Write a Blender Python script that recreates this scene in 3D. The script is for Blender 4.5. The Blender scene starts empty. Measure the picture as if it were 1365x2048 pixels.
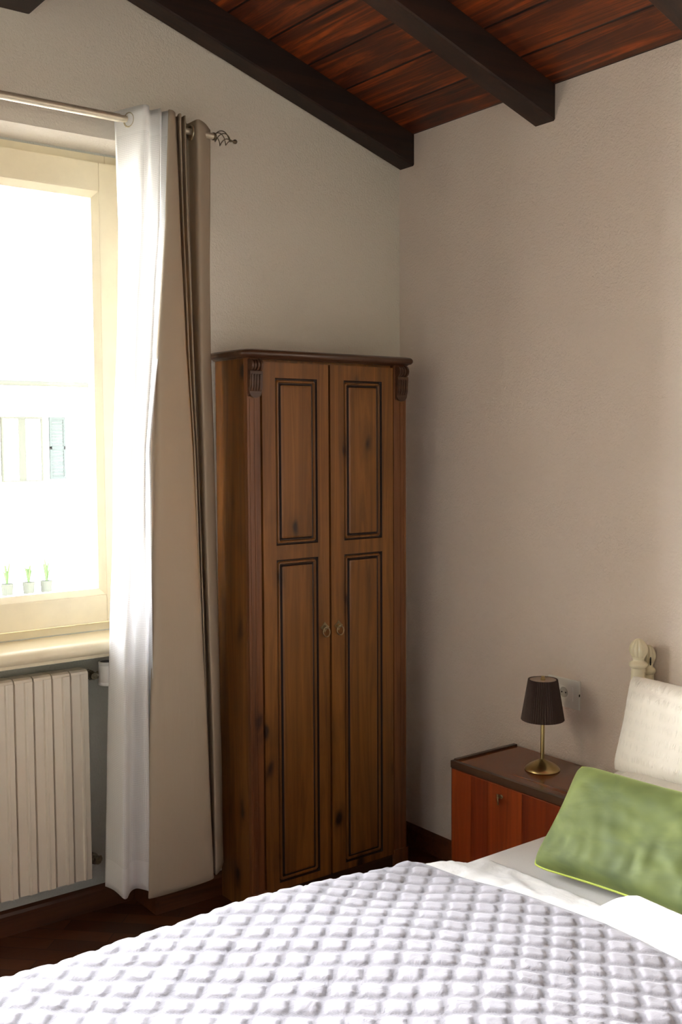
import bpy, bmesh, math, random
import numpy as np
from mathutils import Vector, Matrix, noise as mn
random.seed(7)
S = bpy.context.scene
C = S.collection
PI = math.pi

# ------------------------------------------------------------------ camera, world, lights, exposure
cam_d = bpy.data.cameras.new('camera')
cam = bpy.data.objects.new('camera', cam_d); C.objects.link(cam); S.camera = cam
cam_d.sensor_fit = 'VERTICAL'; cam_d.sensor_height = 36.0
cam_d.lens = 36.0 * 2109.2 / 2048.0
cam_d.clip_start = 0.05; cam_d.clip_end = 200
yaw, pitch, roll = math.radians(37.2565), math.radians(-3.8736), math.radians(-0.3051)
fw = Vector((math.sin(yaw)*math.cos(pitch), math.cos(yaw)*math.cos(pitch), math.sin(pitch)))
rt = Vector((math.cos(yaw), -math.sin(yaw), 0)); up = rt.cross(fw)
r2 = rt*math.cos(roll) + up*math.sin(roll); u2 = -rt*math.sin(roll) + up*math.cos(roll)
M = Matrix((r2, u2, -fw)).transposed().to_4x4(); M.translation = Vector((-2.730, -3.2, 1.62))
cam.matrix_world = M

W = bpy.data.worlds.new('sky'); S.world = W; W.use_nodes = True
bg = W.node_tree.nodes['Background']
bg.inputs[0].default_value = (0.97, 0.98, 1.0, 1)
# hazy bright sky: brightest near the horizon, dimmer overhead, dark ground below
_n, _l = W.node_tree.nodes, W.node_tree.links
_g = _n.new('ShaderNodeTexCoord'); _s = _n.new('ShaderNodeSeparateXYZ'); _l.new(_g.outputs['Generated'], _s.inputs[0])
_r = _n.new('ShaderNodeValToRGB'); _e = _r.color_ramp.elements
_e[0].position = 0.0; _e[0].color = (.30, .29, .26, 1); _e[1].position = 1.0; _e[1].color = (.16, .18, .22, 1)
for _p, _c in ((.47, (.45, .44, .40, 1)), (.50, (1, 1, .98, 1)), (.58, (.98, .98, 1, 1)), (.70, (.42, .44, .48, 1))):
    _x = _e.new(_p); _x.color = _c
_m = _n.new('ShaderNodeMath'); _m.operation = 'MULTIPLY_ADD'; _m.inputs[1].default_value = .5; _m.inputs[2].default_value = .5
_l.new(_s.outputs['Z'], _m.inputs[0]); _l.new(_m.outputs[0], _r.inputs['Fac']); _l.new(_r.outputs['Color'], bg.inputs[0])
bg.inputs[1].default_value = 215.0

def area_light(name, loc, rot, sx, sy, power, col, portal=False):
    d = bpy.data.lights.new(name, 'AREA'); d.shape = 'RECTANGLE'; d.size = sx; d.size_y = sy
    d.energy = power; d.color = col
    if portal: d.cycles.is_portal = True
    o = bpy.data.objects.new(name, d); C.objects.link(o); o.location = loc; o.rotation_euler = rot
    return o
area_light('window_portal', (-1.85, 0.42, 1.76), (math.radians(-90), 0, 0), 1.6, 1.8, 0, (1, 1, 1), True)
area_light('second_window_portal', (-3.57, 0.42, 1.76), (math.radians(-90), 0, 0), 1.3, 1.7, 0, (1, 1, 1), True)
# added fill lights without a modelled source: behind the camera and on the left
area_light('rear_fill', (-2.6, -5.1, 1.3), (math.radians(90), 0, 0), 0.9, 2.0, 5.0, (1.0, 0.97, 0.9))
area_light('left_fill', (-4.3, -2.4, 1.5), (0, math.radians(-90), 0), 2.0, 0.9, 3.0, (1.0, 0.98, 0.93))

vs = S.view_settings
S.display_settings.display_device = 'sRGB'
vs.view_transform = 'Standard'; vs.look = 'None'; vs.exposure = 0.0; vs.gamma = 1.0
vs.use_curve_mapping = False

# ------------------------------------------------------------------ materials
def lin(c):
    return tuple(((v/255.0)/12.92 if v/255.0 <= 0.04045 else ((v/255.0+0.055)/1.055)**2.4) for v in c) + (1.0,)

class Mat:
    def __init__(s, name, col=(200, 200, 200), rough=0.6, metal=0.0, spec=0.5, coat=0.0, sheen=0.0):
        s.m = bpy.data.materials.new(name); s.m.use_nodes = True
        s.nt = s.m.node_tree; s.n = s.nt.nodes; s.l = s.nt.links
        s.b = s.n['Principled BSDF']
        s.b.inputs['Base Color'].default_value = lin(col)
        s.b.inputs['Roughness'].default_value = rough
        s.b.inputs['Metallic'].default_value = metal
        s.b.inputs['Specular IOR Level'].default_value = spec
        s.b.inputs['Coat Weight'].default_value = coat
        s.b.inputs['Coat Roughness'].default_value = 0.12
        s.b.inputs['Sheen Weight'].default_value = sheen
        s.tc = s.n.new('ShaderNodeTexCoord')
    def node(s, t, **k):
        nd = s.n.new(t)
        for a, v in k.items(): setattr(nd, a, v)
        return nd
    def coords(s, scale=(1, 1, 1), rot=(0, 0, 0), loc=(0, 0, 0)):
        mp = s.node('ShaderNodeMapping'); mp.inputs['Scale'].default_value = scale
        mp.inputs['Rotation'].default_value = rot; mp.inputs['Location'].default_value = loc
        s.l.new(s.tc.outputs['Object'], mp.inputs['Vector']); return mp.outputs[0]
    def noise(s, vec, scale, detail=4, rough=0.55, dist=0.0):
        n = s.node('ShaderNodeTexNoise'); n.inputs['Scale'].default_value = scale
        n.inputs['Detail'].default_value = detail; n.inputs['Roughness'].default_value = rough
        n.inputs['Distortion'].default_value = dist
        s.l.new(vec, n.inputs['Vector']); return n.outputs['Fac']
    def ramp(s, fac, stops):
        r = s.node('ShaderNodeValToRGB'); e = r.color_ramp.elements
        while len(e) < len(stops): e.new(0.5)
        for el, (p, c) in zip(e, stops): el.position = p; el.color = lin(c)
        s.l.new(fac, r.inputs['Fac']); return r.outputs['Color']
    def mix(s, fac, a, b, mode='MIX'):
        m = s.node('ShaderNodeMix', data_type='RGBA', blend_type=mode)
        for sock, v in ((m.inputs[0], fac), (m.inputs[6], a), (m.inputs[7], b)):
            if isinstance(v, (int, float)): sock.default_value = v
            elif isinstance(v, tuple): sock.default_value = v
            else: s.l.new(v, sock)
        return m.outputs[2]
    def math(s, op, a, b=0.0, clamp=False):
        m = s.node('ShaderNodeMath', operation=op); m.use_clamp = clamp
        for sock, v in ((m.inputs[0], a), (m.inputs[1], b)):
            if isinstance(v, (int, float)): sock.default_value = v
            else: s.l.new(v, sock)
        return m.outputs[0]
    def color(s, out): s.l.new(out, s.b.inputs['Base Color'])
    def bump(s, h, strength=0.3, dist=0.001):
        b = s.node('ShaderNodeBump'); b.inputs['Strength'].default_value = strength
        b.inputs['Distance'].default_value = dist
        s.l.new(h, b.inputs['Height']); s.l.new(b.outputs[0], s.b.inputs['Normal'])

def plaster(name, col, col2):
    m = Mat(name, col, 0.9, spec=0.15)
    v = m.coords()
    big = m.noise(v, 1.3, 3, 0.6)
    m.color(m.mix(m.ramp(big, [(0.35, (0, 0, 0)), (0.7, (255, 255, 255))]), lin(col), lin(col2)))
    h1 = m.noise(v, 130, 4, 0.65); h2 = m.noise(v, 45, 3, 0.6)
    m.bump(m.math('ADD', m.math('MULTIPLY', h2, 0.6), h1), 0.9, 0.0045)
    return m.m

def wood(name, dark, mid, light, grain='z', scale=1.0, rough=0.45, knots=0.0, coat=0.0, seed=0.0, patch=0.5):
    """grain runs along the given axis; dark knots optional"""
    m = Mat(name, mid, rough, coat=coat, spec=0.4)
    sc = {'x': (1.2, 26, 26), 'y': (26, 1.2, 26), 'z': (26, 26, 1.2)}[grain]
    v = m.coords(tuple(a*scale for a in sc), loc=(seed*3.1, seed*1.7, seed))
    g = m.noise(v, 1.0, 8, 0.62, 1.2)
    sc2 = {'x': (0.9, 4, 4), 'y': (4, 0.9, 4), 'z': (4, 4, 0.9)}[grain]
    g2 = m.noise(m.coords(sc2, loc=(seed, 4+seed, 2)), 1.0, 3, 0.5)
    c = m.ramp(g, [(0.18, dark), (0.5, mid), (0.82, light)])
    c = m.mix(m.math('MULTIPLY', m.ramp(g2, [(0.4, (0, 0, 0)), (0.62, (255, 255, 255))]), patch), c,
              m.mix(0.5, c, lin(dark)))
    if knots:
        kv = {'x': (3.4, 7, 7), 'y': (7, 3.4, 7), 'z': (7, 7, 3.6)}[grain]
        warp = m.node('ShaderNodeVectorMath', operation='ADD')
        base = m.coords(kv, loc=(seed*2, 0.3, seed*5)); nz = m.node('ShaderNodeTexNoise'); nz.inputs['Scale'].default_value = 2.0
        m.l.new(base, nz.inputs['Vector'])
        sb = m.node('ShaderNodeVectorMath', operation='SCALE'); sb.inputs['Scale'].default_value = 0.35
        m.l.new(nz.outputs['Color'], sb.inputs[0]); m.l.new(base, warp.inputs[0]); m.l.new(sb.outputs[0], warp.inputs[1])
        vo = m.node('ShaderNodeTexVoronoi'); vo.inputs['Scale'].default_value = 1.0
        m.l.new(warp.outputs[0], vo.inputs['Vector'])
        k = m.ramp(vo.outputs['Distance'], [(0.06, (255, 255, 255)), (0.15, (130, 130, 130)), (0.30, (0, 0, 0))])
        c = m.mix(m.math('MULTIPLY', k, knots), c, lin((26, 14, 9)))
    m.color(c)
    if rough > .25: m.bump(g, 0.25, 0.0006)
    return m.m

MT = {}
MT['wall_l'] = plaster('plaster_grey_beige', (234, 226, 212), (229, 221, 208))
MT['wall_r'] = plaster('plaster_warm_beige', (234, 219, 207), (228, 213, 202))
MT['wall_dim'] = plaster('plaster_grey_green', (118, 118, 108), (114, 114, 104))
MT['niche'] = plaster('plaster_niche', (214, 214, 204), (208, 208, 198))
MT['wardrobe'] = wood('stained_pine', (64, 37, 16), (122, 76, 30), (154, 100, 44), 'z', 1.0, 0.42, 0.93, 0.15, 0.0)
MT['wardrobe2'] = wood('stained_pine_stile', (62, 34, 18), (116, 70, 38), (140, 88, 46), 'z', 1.2, 0.42, 0.8, 0.15, 3.3)
MT['cornice'] = wood('dark_stained_pine', (40, 24, 16), (74, 46, 29), (96, 62, 38), 'x', 1.0, 0.35, 0.0, 0.3, 1.0)
MT['groove'] = wood('groove_stain', (20, 11, 7), (36, 20, 12), (52, 30, 18), 'z', 1.0, 0.5)
MT['beam'] = wood('dark_beam_wood', (16, 9, 6), (36, 20, 12), (60, 33, 18), 'x', 0.8, 0.6, 0.0, 0.0, 5.0)
MT['base'] = wood('baseboard_wood', (44, 22, 12), (84, 46, 24), (104, 60, 32), 'x', 1.0, 0.4)
MT['veneer'] = wood('cherry_veneer', (78, 28, 10), (122, 50, 18), (150, 70, 28), 'z', 1.0, 0.3, 0.0, 0.3, 2.0)
MT['veneer2'] = wood('cherry_veneer_flipped', (62, 20, 8), (106, 40, 14), (134, 58, 22), 'z', 0.8, 0.3, 0.0, 0.3, 6.0)
MT['nstop'] = wood('polished_walnut_top', (96, 50, 19), (110, 58, 22), (122, 67, 27), 'y', 1.0, 0.2, 0.0, 0.0, 8.0, 0.1)
MT['nsedge'] = wood('dark_walnut_edge', (40, 26, 18), (66, 44, 30), (84, 58, 40), 'y', 1.0, 0.35, 0.0, 0.1, 2.0)

def ceiling_mat():
    m = Mat('stained_ceiling_boards', (80, 34, 14), 0.5, spec=0.4)
    sep = m.node('ShaderNodeSeparateXYZ'); m.l.new(m.tc.outputs['Object'], sep.inputs[0])
    pitch_ = 0.165
    q = m.math('DIVIDE', sep.outputs['X'], pitch_)
    idx = m.math('FLOOR', q); fr = m.math('FRACT', q)
    comb = m.node('ShaderNodeCombineXYZ')
    m.l.new(m.math('MULTIPLY', sep.outputs['X'], 30.0), comb.inputs[0])
    m.l.new(m.math('ADD', m.math('MULTIPLY', sep.outputs['Y'], 1.6), m.math('MULTIPLY', idx, 7.3)), comb.inputs[1])
    m.l.new(idx, comb.inputs[2])
    g = m.noise(comb.outputs[0], 1.0, 8, 0.65, 1.0)
    c = m.ramp(g, [(0.3, (34, 14, 6)), (0.5, (84, 36, 12)), (0.72, (172, 78, 24))])
    comb2 = m.node('ShaderNodeCombineXYZ'); m.l.new(idx, comb2.inputs[0]); m.l.new(m.math('MULTIPLY', sep.outputs['Y'], 2.2), comb2.inputs[1])
    blot = m.noise(comb2.outputs[0], 1.3, 4, 0.7)
    c = m.mix(m.ramp(blot, [(0.4, (0, 0, 0)), (0.65, (190, 190, 190))]), c, lin((50, 22, 10)))
    edge = m.math('MINIMUM', fr, m.math('SUBTRACT', 1.0, fr))
    gap = m.ramp(edge, [(0.012, (0, 0, 0)), (0.035, (255, 255, 255))])
    c = m.mix(1.0, c, gap, 'MULTIPLY')
    m.color(c); m.bump(m.math('ADD', g, m.math('MULTIPLY', gap, 2.0)), 0.5, 0.0015)
    return m.m
MT['ceiling'] = ceiling_mat()

def floor_mat():
    m = Mat('dark_parquet', (90, 50, 28), 0.28, spec=0.5)
    v = m.coords((1, 1, 1), (0, 0, math.radians(45)))
    br = m.node('ShaderNodeTexBrick'); br.offset = 0.5
    br.inputs['Scale'].default_value = 1.0; br.inputs['Mortar Size'].default_value = 0.0015
    br.inputs['Brick Width'].default_value = 0.35; br.inputs['Row Height'].default_value = 0.07
    br.inputs['Color1'].default_value = lin((104, 62, 36)); br.inputs['Color2'].default_value = lin((70, 38, 20))
    br.inputs['Mortar'].default_value = lin((20, 10, 6)); m.l.new(v, br.inputs['Vector'])
    g = m.noise(m.coords((2, 30, 1), (0, 0, math.radians(45))), 1.0, 6, 0.6, 0.6)
    c = m.mix(m.ramp(g, [(0.3, (0, 0, 0)), (0.7, (150, 150, 150))]), br.outputs['Color'], lin((46, 24, 13)))
    m.color(c); m.bump(g, 0.1, 0.0005)
    return m.m
MT['floor'] = floor_mat()

def simple(key, name, col, rough=0.5, nscale=60, amt=0.06, bump=0.15, bdist=0.0005, **k):
    m = Mat(name, col, rough, **k)
    n = m.noise(m.coords(), nscale, 4, 0.6)
    dk = tuple(int(c*(1-amt*2)) for c in col)
    m.color(m.ramp(n, [(0.3, dk), (0.7, col)]))
    if bump: m.bump(n, bump, bdist)
    MT[key] = m.m; return m
simple('cream', 'cream_window_paint', (250, 238, 206), 0.35, 8, 0.02, 0.05)
simple('radiator', 'ivory_radiator_enamel', (238, 228, 210), 0.3, 14, 0.01, 0.01)
simple('whiteplastic', 'white_plastic', (244, 242, 236), 0.35, 10, 0.01, 0)
simple('wellplastic', 'shaded_white_plastic', (190, 186, 178), 0.5, 10, 0.01, 0)  # greyer copy of the white plastic: shade of the socket recess put into its colour
simple('greyplastic', 'dark_grey_plastic', (60, 60, 62), 0.4, 10, 0.01, 0)
simple('black', 'black_hole', (10, 9, 9), 0.7, 10, 0.01, 0)
simple('nickel', 'dull_nickel', (150, 142, 120), 0.35, 120, 0.15, 0.3, metal=0.9)
simple('rod', 'brushed_champagne_metal', (214, 204, 184), 0.38, 90, 0.03, 0.1, metal=0.55)
simple('wire', 'brushed_nickel_wire', (120, 108, 88), 0.4, 90, 0.05, 0, metal=0.8)
simple('brass', 'satin_brass', (196, 176, 124), 0.3, 200, 0.03, 0.08, metal=1.0)
simple('agedbrass', 'aged_brass', (176, 156, 120), 0.38, 200, 0.1, 0.1, metal=0.9)
simple('shade', 'pleated_brown_fabric', (66, 46, 37), 0.75, 400, 0.1, 0.2, sheen=0.1)
simple('shadetop', 'grey_diffuser', (170, 152, 134), 0.5, 50, 0.03, 0)
simple('bedpaint', 'cream_bed_paint', (226, 216, 186), 0.4, 12, 0.02, 0.05)
simple('sheet', 'light_grey_sheet', (206, 201, 193), 0.85, 900, 0.03, 0.2, sheen=0.1)
simple('piping', 'lime_piping', (176, 188, 72), 0.7, 500, 0.08, 0.3)
simple('facade', 'white_render', (236, 234, 228), 0.9, 30, 0.02, 0.1)
simple('outpale', 'outdoor_trim', (26, 27, 23), 1.0, 30, 0.02, 0, spec=0.0)
simple('shutter', 'grey_green_shutter', (22, 25, 24), 1.0, 30, 0.02, 0, spec=0.0)
simple('leaf', 'green_leaf', (28, 38, 20), 1.0, 60, 0.1, 0, spec=0.0)
simple('tile', 'roof_tile', (170, 120, 90), 0.8, 30, 0.05, 0)
simple('curtain_thread', 'curtain_grommet_metal', (200, 190, 165), 0.3, 90, 0.03, 0, metal=0.9)

def velvet():
    m = Mat('green_velvet', (112, 128, 62), 0.75, sheen=0.4)
    m.b.inputs['Sheen Tint'].default_value = lin((196, 206, 130)); m.b.inputs['Sheen Roughness'].default_value = 0.35
    v = m.coords()
    a = m.noise(v, 3.5, 3, 0.5, 0.8); b = m.noise(m.coords((3, 5, 12), (0.5, 0.3, 0)), 1.6, 3, 0.5, 0.5)
    f = m.math('ADD', m.math('MULTIPLY', a, 0.6), m.math('MULTIPLY', b, 0.4))
    m.color(m.ramp(f, [(0.34, (50, 62, 20)), (0.5, (78, 88, 36)), (0.68, (102, 110, 52))]))
    m.bump(f, 0.4, 0.012); return m.m
MT['velvet'] = velvet()

def linen(name, col, sx, strength=0.4):
    m = Mat(name, col, 0.9, sheen=0.15)
    a = m.noise(m.coords((1, 1, 1)), 9, 4, 0.6, 0.6); b = m.noise(m.coords(), 600, 2)
    m.bump(m.math('ADD', a, m.math('MULTIPLY', b, 0.03)), strength, sx); return m
MT['duvet'] = linen('white_duvet_cotton', (198, 196, 189), 0.02).m
MT['quilt'] = None
def quilt_mat():
    m = Mat('lilac_grey_quilt', (120, 116, 119), 0.85, sheen=0.2)
    at = m.node('ShaderNodeAttribute'); at.attribute_name = 'stitching'
    sep = m.node('ShaderNodeSeparateXYZ'); m.l.new(m.tc.outputs['Object'], sep.inputs[0])
    ladder = m.math('ABSOLUTE', m.math('SINE', m.math('MULTIPLY', m.math('ADD', sep.outputs['X'], m.math('MULTIPLY', sep.outputs['Y'], .3)), 760.0)))
    tone = m.math('MULTIPLY', at.outputs['Fac'], m.math('ADD', .62, m.math('MULTIPLY', ladder, .38)))
    m.color(m.mix(tone, lin((123, 119, 122)), lin((96, 92, 95))))
    a = m.noise(m.coords(), 700, 2); b = m.noise(m.coords(), 40, 5, 0.7, 1.0)
    m.bump(m.math('ADD', m.math('MULTIPLY', a, 0.05), b), 0.35, 0.006); return m.m
MT['quilt'] = quilt_mat()
def pillow_mat():
    m = Mat('ivory_seersucker', (212, 204, 188), 0.9, sheen=0.15)
    sep = m.node('ShaderNodeSeparateXYZ'); m.l.new(m.tc.outputs['Object'], sep.inputs[0])
    band = m.math('POWER', m.math('ABSOLUTE', m.math('SINE', m.math('MULTIPLY', sep.outputs['Z'], 95.0))), 3.0)
    st = m.noise(m.coords((20, 90, 12), (0, 0, 0)), 1.0, 3, 0.6, 0.8)
    h = m.math('MULTIPLY', band, m.ramp(st, [(0.45, (0, 0, 0)), (0.62, (255, 255, 255))]))
    big = m.noise(m.coords(), 6, 4, 0.6, 0.8)
    m.bump(m.math('ADD', m.math('MULTIPLY', h, 0.55), big), 0.6, 0.009); return m.m
MT['pillow'] = pillow_mat()

def curtain_mat(name, col, trans_col, tfac, alpha, grid=None):
    m = Mat(name, col, 0.85)
    tr = m.node('ShaderNodeBsdfTranslucent'); tr.inputs['Color'].default_value = lin(trans_col)
    mx = m.node('ShaderNodeMixShader'); mx.inputs[0].default_value = tfac
    m.l.new(m.b.outputs[0], mx.inputs[1]); m.l.new(tr.outputs[0], mx.inputs[2])
    out = m.n['Material Output']; last = mx.outputs[0]
    uvn = m.node('ShaderNodeUVMap'); sep = m.node('ShaderNodeSeparateXYZ'); m.l.new(uvn.outputs[0], sep.inputs[0])
    if alpha > 0:
        tp = m.node('ShaderNodeBsdfTransparent'); m2 = m.node('ShaderNodeMixShader')
        # open weave: holes between threads, U and V are metres along the cloth
        mp = m.node('ShaderNodeMapping'); mp.inputs['Scale'].default_value = (1, 1, 1); m.l.new(uvn.outputs[0], mp.inputs['Vector'])
        nz = m.noise(mp.outputs[0], 14, 3, 0.6)
        def holes(sock, freq, pw):
            return m.math('POWER', m.math('ABSOLUTE', m.math('SINE', m.math('ADD', m.math('MULTIPLY', sock, freq), m.math('MULTIPLY', nz, 6.0)))), pw)
        h = m.math('MULTIPLY', holes(sep.outputs['X'], 640.0, 0.8), holes(sep.outputs['Y'], 560.0, 0.8))
        f = m.math('MULTIPLY', h, alpha*1.6, clamp=True)
        # doubled hem at the foot and heading at the top are denser
        hem = m.math('LESS_THAN', sep.outputs['Y'], 0.095)
        head = m.math('GREATER_THAN', sep.outputs['Y'], 2.415)
        dens = m.math('SUBTRACT', 1.0, m.math('MULTIPLY', m.math('ADD', hem, head), 0.55))
        m.l.new(m.math('MULTIPLY', f, dens), m2.inputs[0])
        m.l.new(last, m2.inputs[1]); m.l.new(tp.outputs[0], m2.inputs[2]); last = m2.outputs[0]
    n = m.noise(m.coords((1, 1, 1)), 420, 2); n2 = m.noise(m.coords((8, 8, 1.2)), 1.5, 4, 0.6, 0.7)
    m.bump(m.math('ADD', m.math('MULTIPLY', n, 0.04), n2), 0.4, 0.008)
    m.l.new(last, out.inputs['Surface']); return m.m
MT['sheer'] = curtain_mat('white_sheer_weave', (250, 249, 248), (255, 255, 255), 0.36, 0.16)
MT['drape'] = curtain_mat('beige_drape', (186, 172, 152), (214, 176, 120), 0.16, 0.0)

def glass_mat():
    m = Mat('window_glass', (255, 255, 255), 0.02)
    tp = m.node('ShaderNodeBsdfTransparent'); gl = m.node('ShaderNodeBsdfGlossy'); gl.inputs['Roughness'].default_value = 0.01
    fr = m.node('ShaderNodeFresnel'); fr.inputs['IOR'].default_value = 1.45
    mx = m.node('ShaderNodeMixShader'); m.l.new(fr.outputs[0], mx.inputs[0]); m.l.new(tp.outputs[0], mx.inputs[1]); m.l.new(gl.outputs[0], mx.inputs[2])
    m.l.new(mx.outputs[0], m.n['Material Output'].inputs['Surface']); return m.m
MT['glass'] = glass_mat()

# ------------------------------------------------------------------ mesh helpers (world coordinates, then shifted to the owner's base)
BASE = {}
def link_mesh(name, bm, mat, parent=None, smooth=False, origin=None, mats=None):
    me = bpy.data.meshes.new(name)
    bmesh.ops.recalc_face_normals(bm, faces=bm.faces[:])
    org = Vector(origin) if origin else (BASE[parent.name].copy() if parent else Vector((0, 0, 0)))
    for v in bm.verts: v.co -= org
    if smooth:
        for f in bm.faces: f.smooth = True
    bm.to_mesh(me); bm.free()
    for x in (mats or [mat]): me.materials.append(MT[x])
    o = bpy.data.objects.new(name, me); C.objects.link(o)
    if parent: o.parent = parent; o.location = org - BASE[parent.name]
    else: o.location = org
    BASE[o.name] = org
    if smooth == 'auto':
        me.set_sharp_from_angle(angle=math.radians(35))
    return o
def thing(name, label, cat, loc, group=None):
    o = bpy.data.objects.new(name, None); C.objects.link(o); o.location = loc; o.empty_display_size = 0.1
    BASE[o.name] = Vector(loc); o['label'] = label; o['category'] = cat
    if group: o['group'] = group
    return o
def tag(o, label, cat, group=None):
    o['label'] = label; o['category'] = cat
    if group: o['group'] = group
    return o
def struct(o): o['kind'] = 'structure'; return o
def B(): return bmesh.new()
def box(bm, x0, x1, y0, y1, z0, z1, bev=0.0, seg=2, mi=0):
    x0, x1 = min(x0, x1), max(x0, x1); y0, y1 = min(y0, y1), max(y0, y1); z0, z1 = min(z0, z1), max(z0, z1)
    r = bmesh.ops.create_cube(bm, size=1.0)
    vs_ = r['verts']
    for v in vs_: v.co = Vector(((x0+x1)/2 + v.co.x*(x1-x0), (y0+y1)/2 + v.co.y*(y1-y0), (z0+z1)/2 + v.co.z*(z1-z0)))
    fs = {f for v in vs_ for f in v.link_faces}
    for f in fs: f.material_index = mi
    if bev > 0:
        es = list({e for v in vs_ for e in v.link_edges})
        bmesh.ops.bevel(bm, geom=es, offset=bev, segments=seg, profile=0.7, affect='EDGES')
    return bm
def prism(bm, pts, axis, a0, a1, mi=0):
    """extrude a closed 2-D outline; axis x: pts=(y,z); y: (x,z); z: (x,y)"""
    def mk(p, a): return {'x': (a, p[0], p[1]), 'y': (p[0], a, p[1]), 'z': (p[0], p[1], a)}[axis]
    A = [bm.verts.new(mk(p, a0)) for p in pts]; D = [bm.verts.new(mk(p, a1)) for p in pts]
    n = len(pts)
    fs = [bm.faces.new(A[::-1]), bm.faces.new(D)]
    for i in range(n): fs.append(bm.faces.new((A[i], A[(i+1) % n], D[(i+1) % n], D[i])))
    for f in fs: f.material_index = mi
    return bm
def lathe(bm, prof, c, axis=(0, 0, 1), n=32, rmod=None, caps=True):
    """prof = [(r, h)], revolve around axis through c"""
    ax = Vector(axis).normalized(); u = ax.orthogonal().normalized(); w = ax.cross(u); c = Vector(c)
    if abs(ax.z) > 0.99: u, w = Vector((1, 0, 0)), Vector((0, 1, 0))
    rings = []
    for r, h in prof:
        ring = []
        for i in range(n):
            a = 2*PI*i/n; rr = r*(rmod(a, r, h) if rmod else 1)
            ring.append(bm.verts.new(c + ax*h + (u*math.cos(a)+w*math.sin(a))*rr))
        rings.append(ring)
    for A, D in zip(rings, rings[1:]):
        for i in range(n): bm.faces.new((A[i], A[(i+1) % n], D[(i+1) % n], D[i]))
    if caps: bm.faces.new(rings[0][::-1]); bm.faces.new(rings[-1])
    return bm
def tube(bm, pts, r, n=8, closed=False):
    pts = [Vector(p) for p in pts]; m = len(pts); rings = []
    prev = None
    for i, p in enumerate(pts):
        if closed: t = pts[(i+1) % m] - pts[i-1]
        else: t = pts[min(i+1, m-1)] - pts[max(i-1, 0)]
        t.normalize()
        if prev is None: u = t.orthogonal().normalized()
        else:
            u = prev - t*prev.dot(t)
            u = u.normalized() if u.length > 1e-6 else t.orthogonal().normalized()
        prev = u; w = t.cross(u)
        rr = r[i] if isinstance(r, (list, tuple)) else r
        rings.append([bm.verts.new(p + (u*math.cos(2*PI*k/n) + w*math.sin(2*PI*k/n))*rr) for k in range(n)])
    for i in range(m if closed else m-1):
        A, D = rings[i], rings[(i+1) % m]
        for k in range(n): bm.faces.new((A[k], A[(k+1) % n], D[(k+1) % n], D[k]))
    if not closed: bm.faces.new(rings[0][::-1]); bm.faces.new(rings[-1])
    return bm
def ring_pts(c, r, nrm, n=28, u=None):
    nrm = Vector(nrm).normalized(); u = nrm.orthogonal().normalized(); w = nrm.cross(u)
    return [Vector(c) + (u*math.cos(2*PI*k/n)+w*math.sin(2*PI*k/n))*r for k in range(n)]

# ------------------------------------------------------------------ the room
RS = 0.3155           # roof slope, rising away from the wall with the bed
ROOM_X, ROOM_Y = -4.4, -5.2
def roof(x): return 2.79 - RS*x
NX0, NX1, NY, NTOP = -2.62, -1.10, 0.16, 2.588     # window niche
bm = box(B(), ROOM_X-.3, .3, ROOM_Y-.3, .4, -.2, 0); struct(link_mesh('floor', bm, 'floor', origin=(-2, -2, 0)))
bm = prism(B(), [(ROOM_X-.3, roof(ROOM_X-.3)), (.3, roof(.3)), (.3, roof(.3)+.15), (ROOM_X-.3, roof(ROOM_X-.3)+.15)], 'y', ROOM_Y-.3, .4)
struct(link_mesh('ceiling', bm, 'ceiling'))
bm = box(B(), 0, .3, ROOM_Y-.3, .4, 0, 2.79+.0); struct(link_mesh('wall_right', bm, 'wall_r', origin=(0, -2, 0)))
def wallx(bm, x0, x1, y0, y1, z0, z1=None):
    if z1 is not None: return box(bm, x0, x1, y0, y1, z0, z1)
    return prism(bm, [(x0, z0), (x1, z0), (x1, roof(x1)), (x0, roof(x0))], 'y', y0, y1)
bm = B()
wallx(bm, NX1, 0, 0, .4, 0); wallx(bm, ROOM_X, -4.2, 0, .4, 0); wallx(bm, -2.95, NX0, 0, .4, 0); wallx(bm, -4.2, -2.95, 0, .4, 0, .95); wallx(bm, -4.2, -2.95, 0, .4, NTOP); wallx(bm, NX0, NX1, 0, .4, NTOP)
struct(link_mesh('wall_window', bm, 'wall_l', origin=(-1, 0, 0)))
WX0, WX1, WZ0, WZ1 = -2.52, -1.135, 0.975, 2.56     # fixed frame outer size
bm = B(); box(bm, NX0, NX1, NY, .4, 0, WZ0)
struct(link_mesh('wall_niche', bm, 'niche', origin=(-1.8, .16, 0)))
bm = B(); box(bm, NX0, WX0, NY+.01, .4, WZ0, NTOP); box(bm, WX1, NX1, NY+.01, .4, WZ0, NTOP); box(bm, WX0, WX1, NY+.01, .4, WZ1, NTOP)
struct(link_mesh('wall_reveal', bm, 'niche', origin=(-1.8, .16, 1)))
bm = prism(B(), [(ROOM_X-.3, 0), (.3, 0), (.3, roof(.3)), (ROOM_X-.3, roof(ROOM_X-.3))], 'y', ROOM_Y-.3, ROOM_Y)
struct(link_mesh('wall_back', bm, 'wall_dim', origin=(-2, -5.2, 0)))
bm = box(B(), ROOM_X-.3, ROOM_X, ROOM_Y, .4, 0, roof(ROOM_X)); struct(link_mesh('wall_left', bm, 'wall_dim', origin=(-4.4, -2, 0)))

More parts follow.
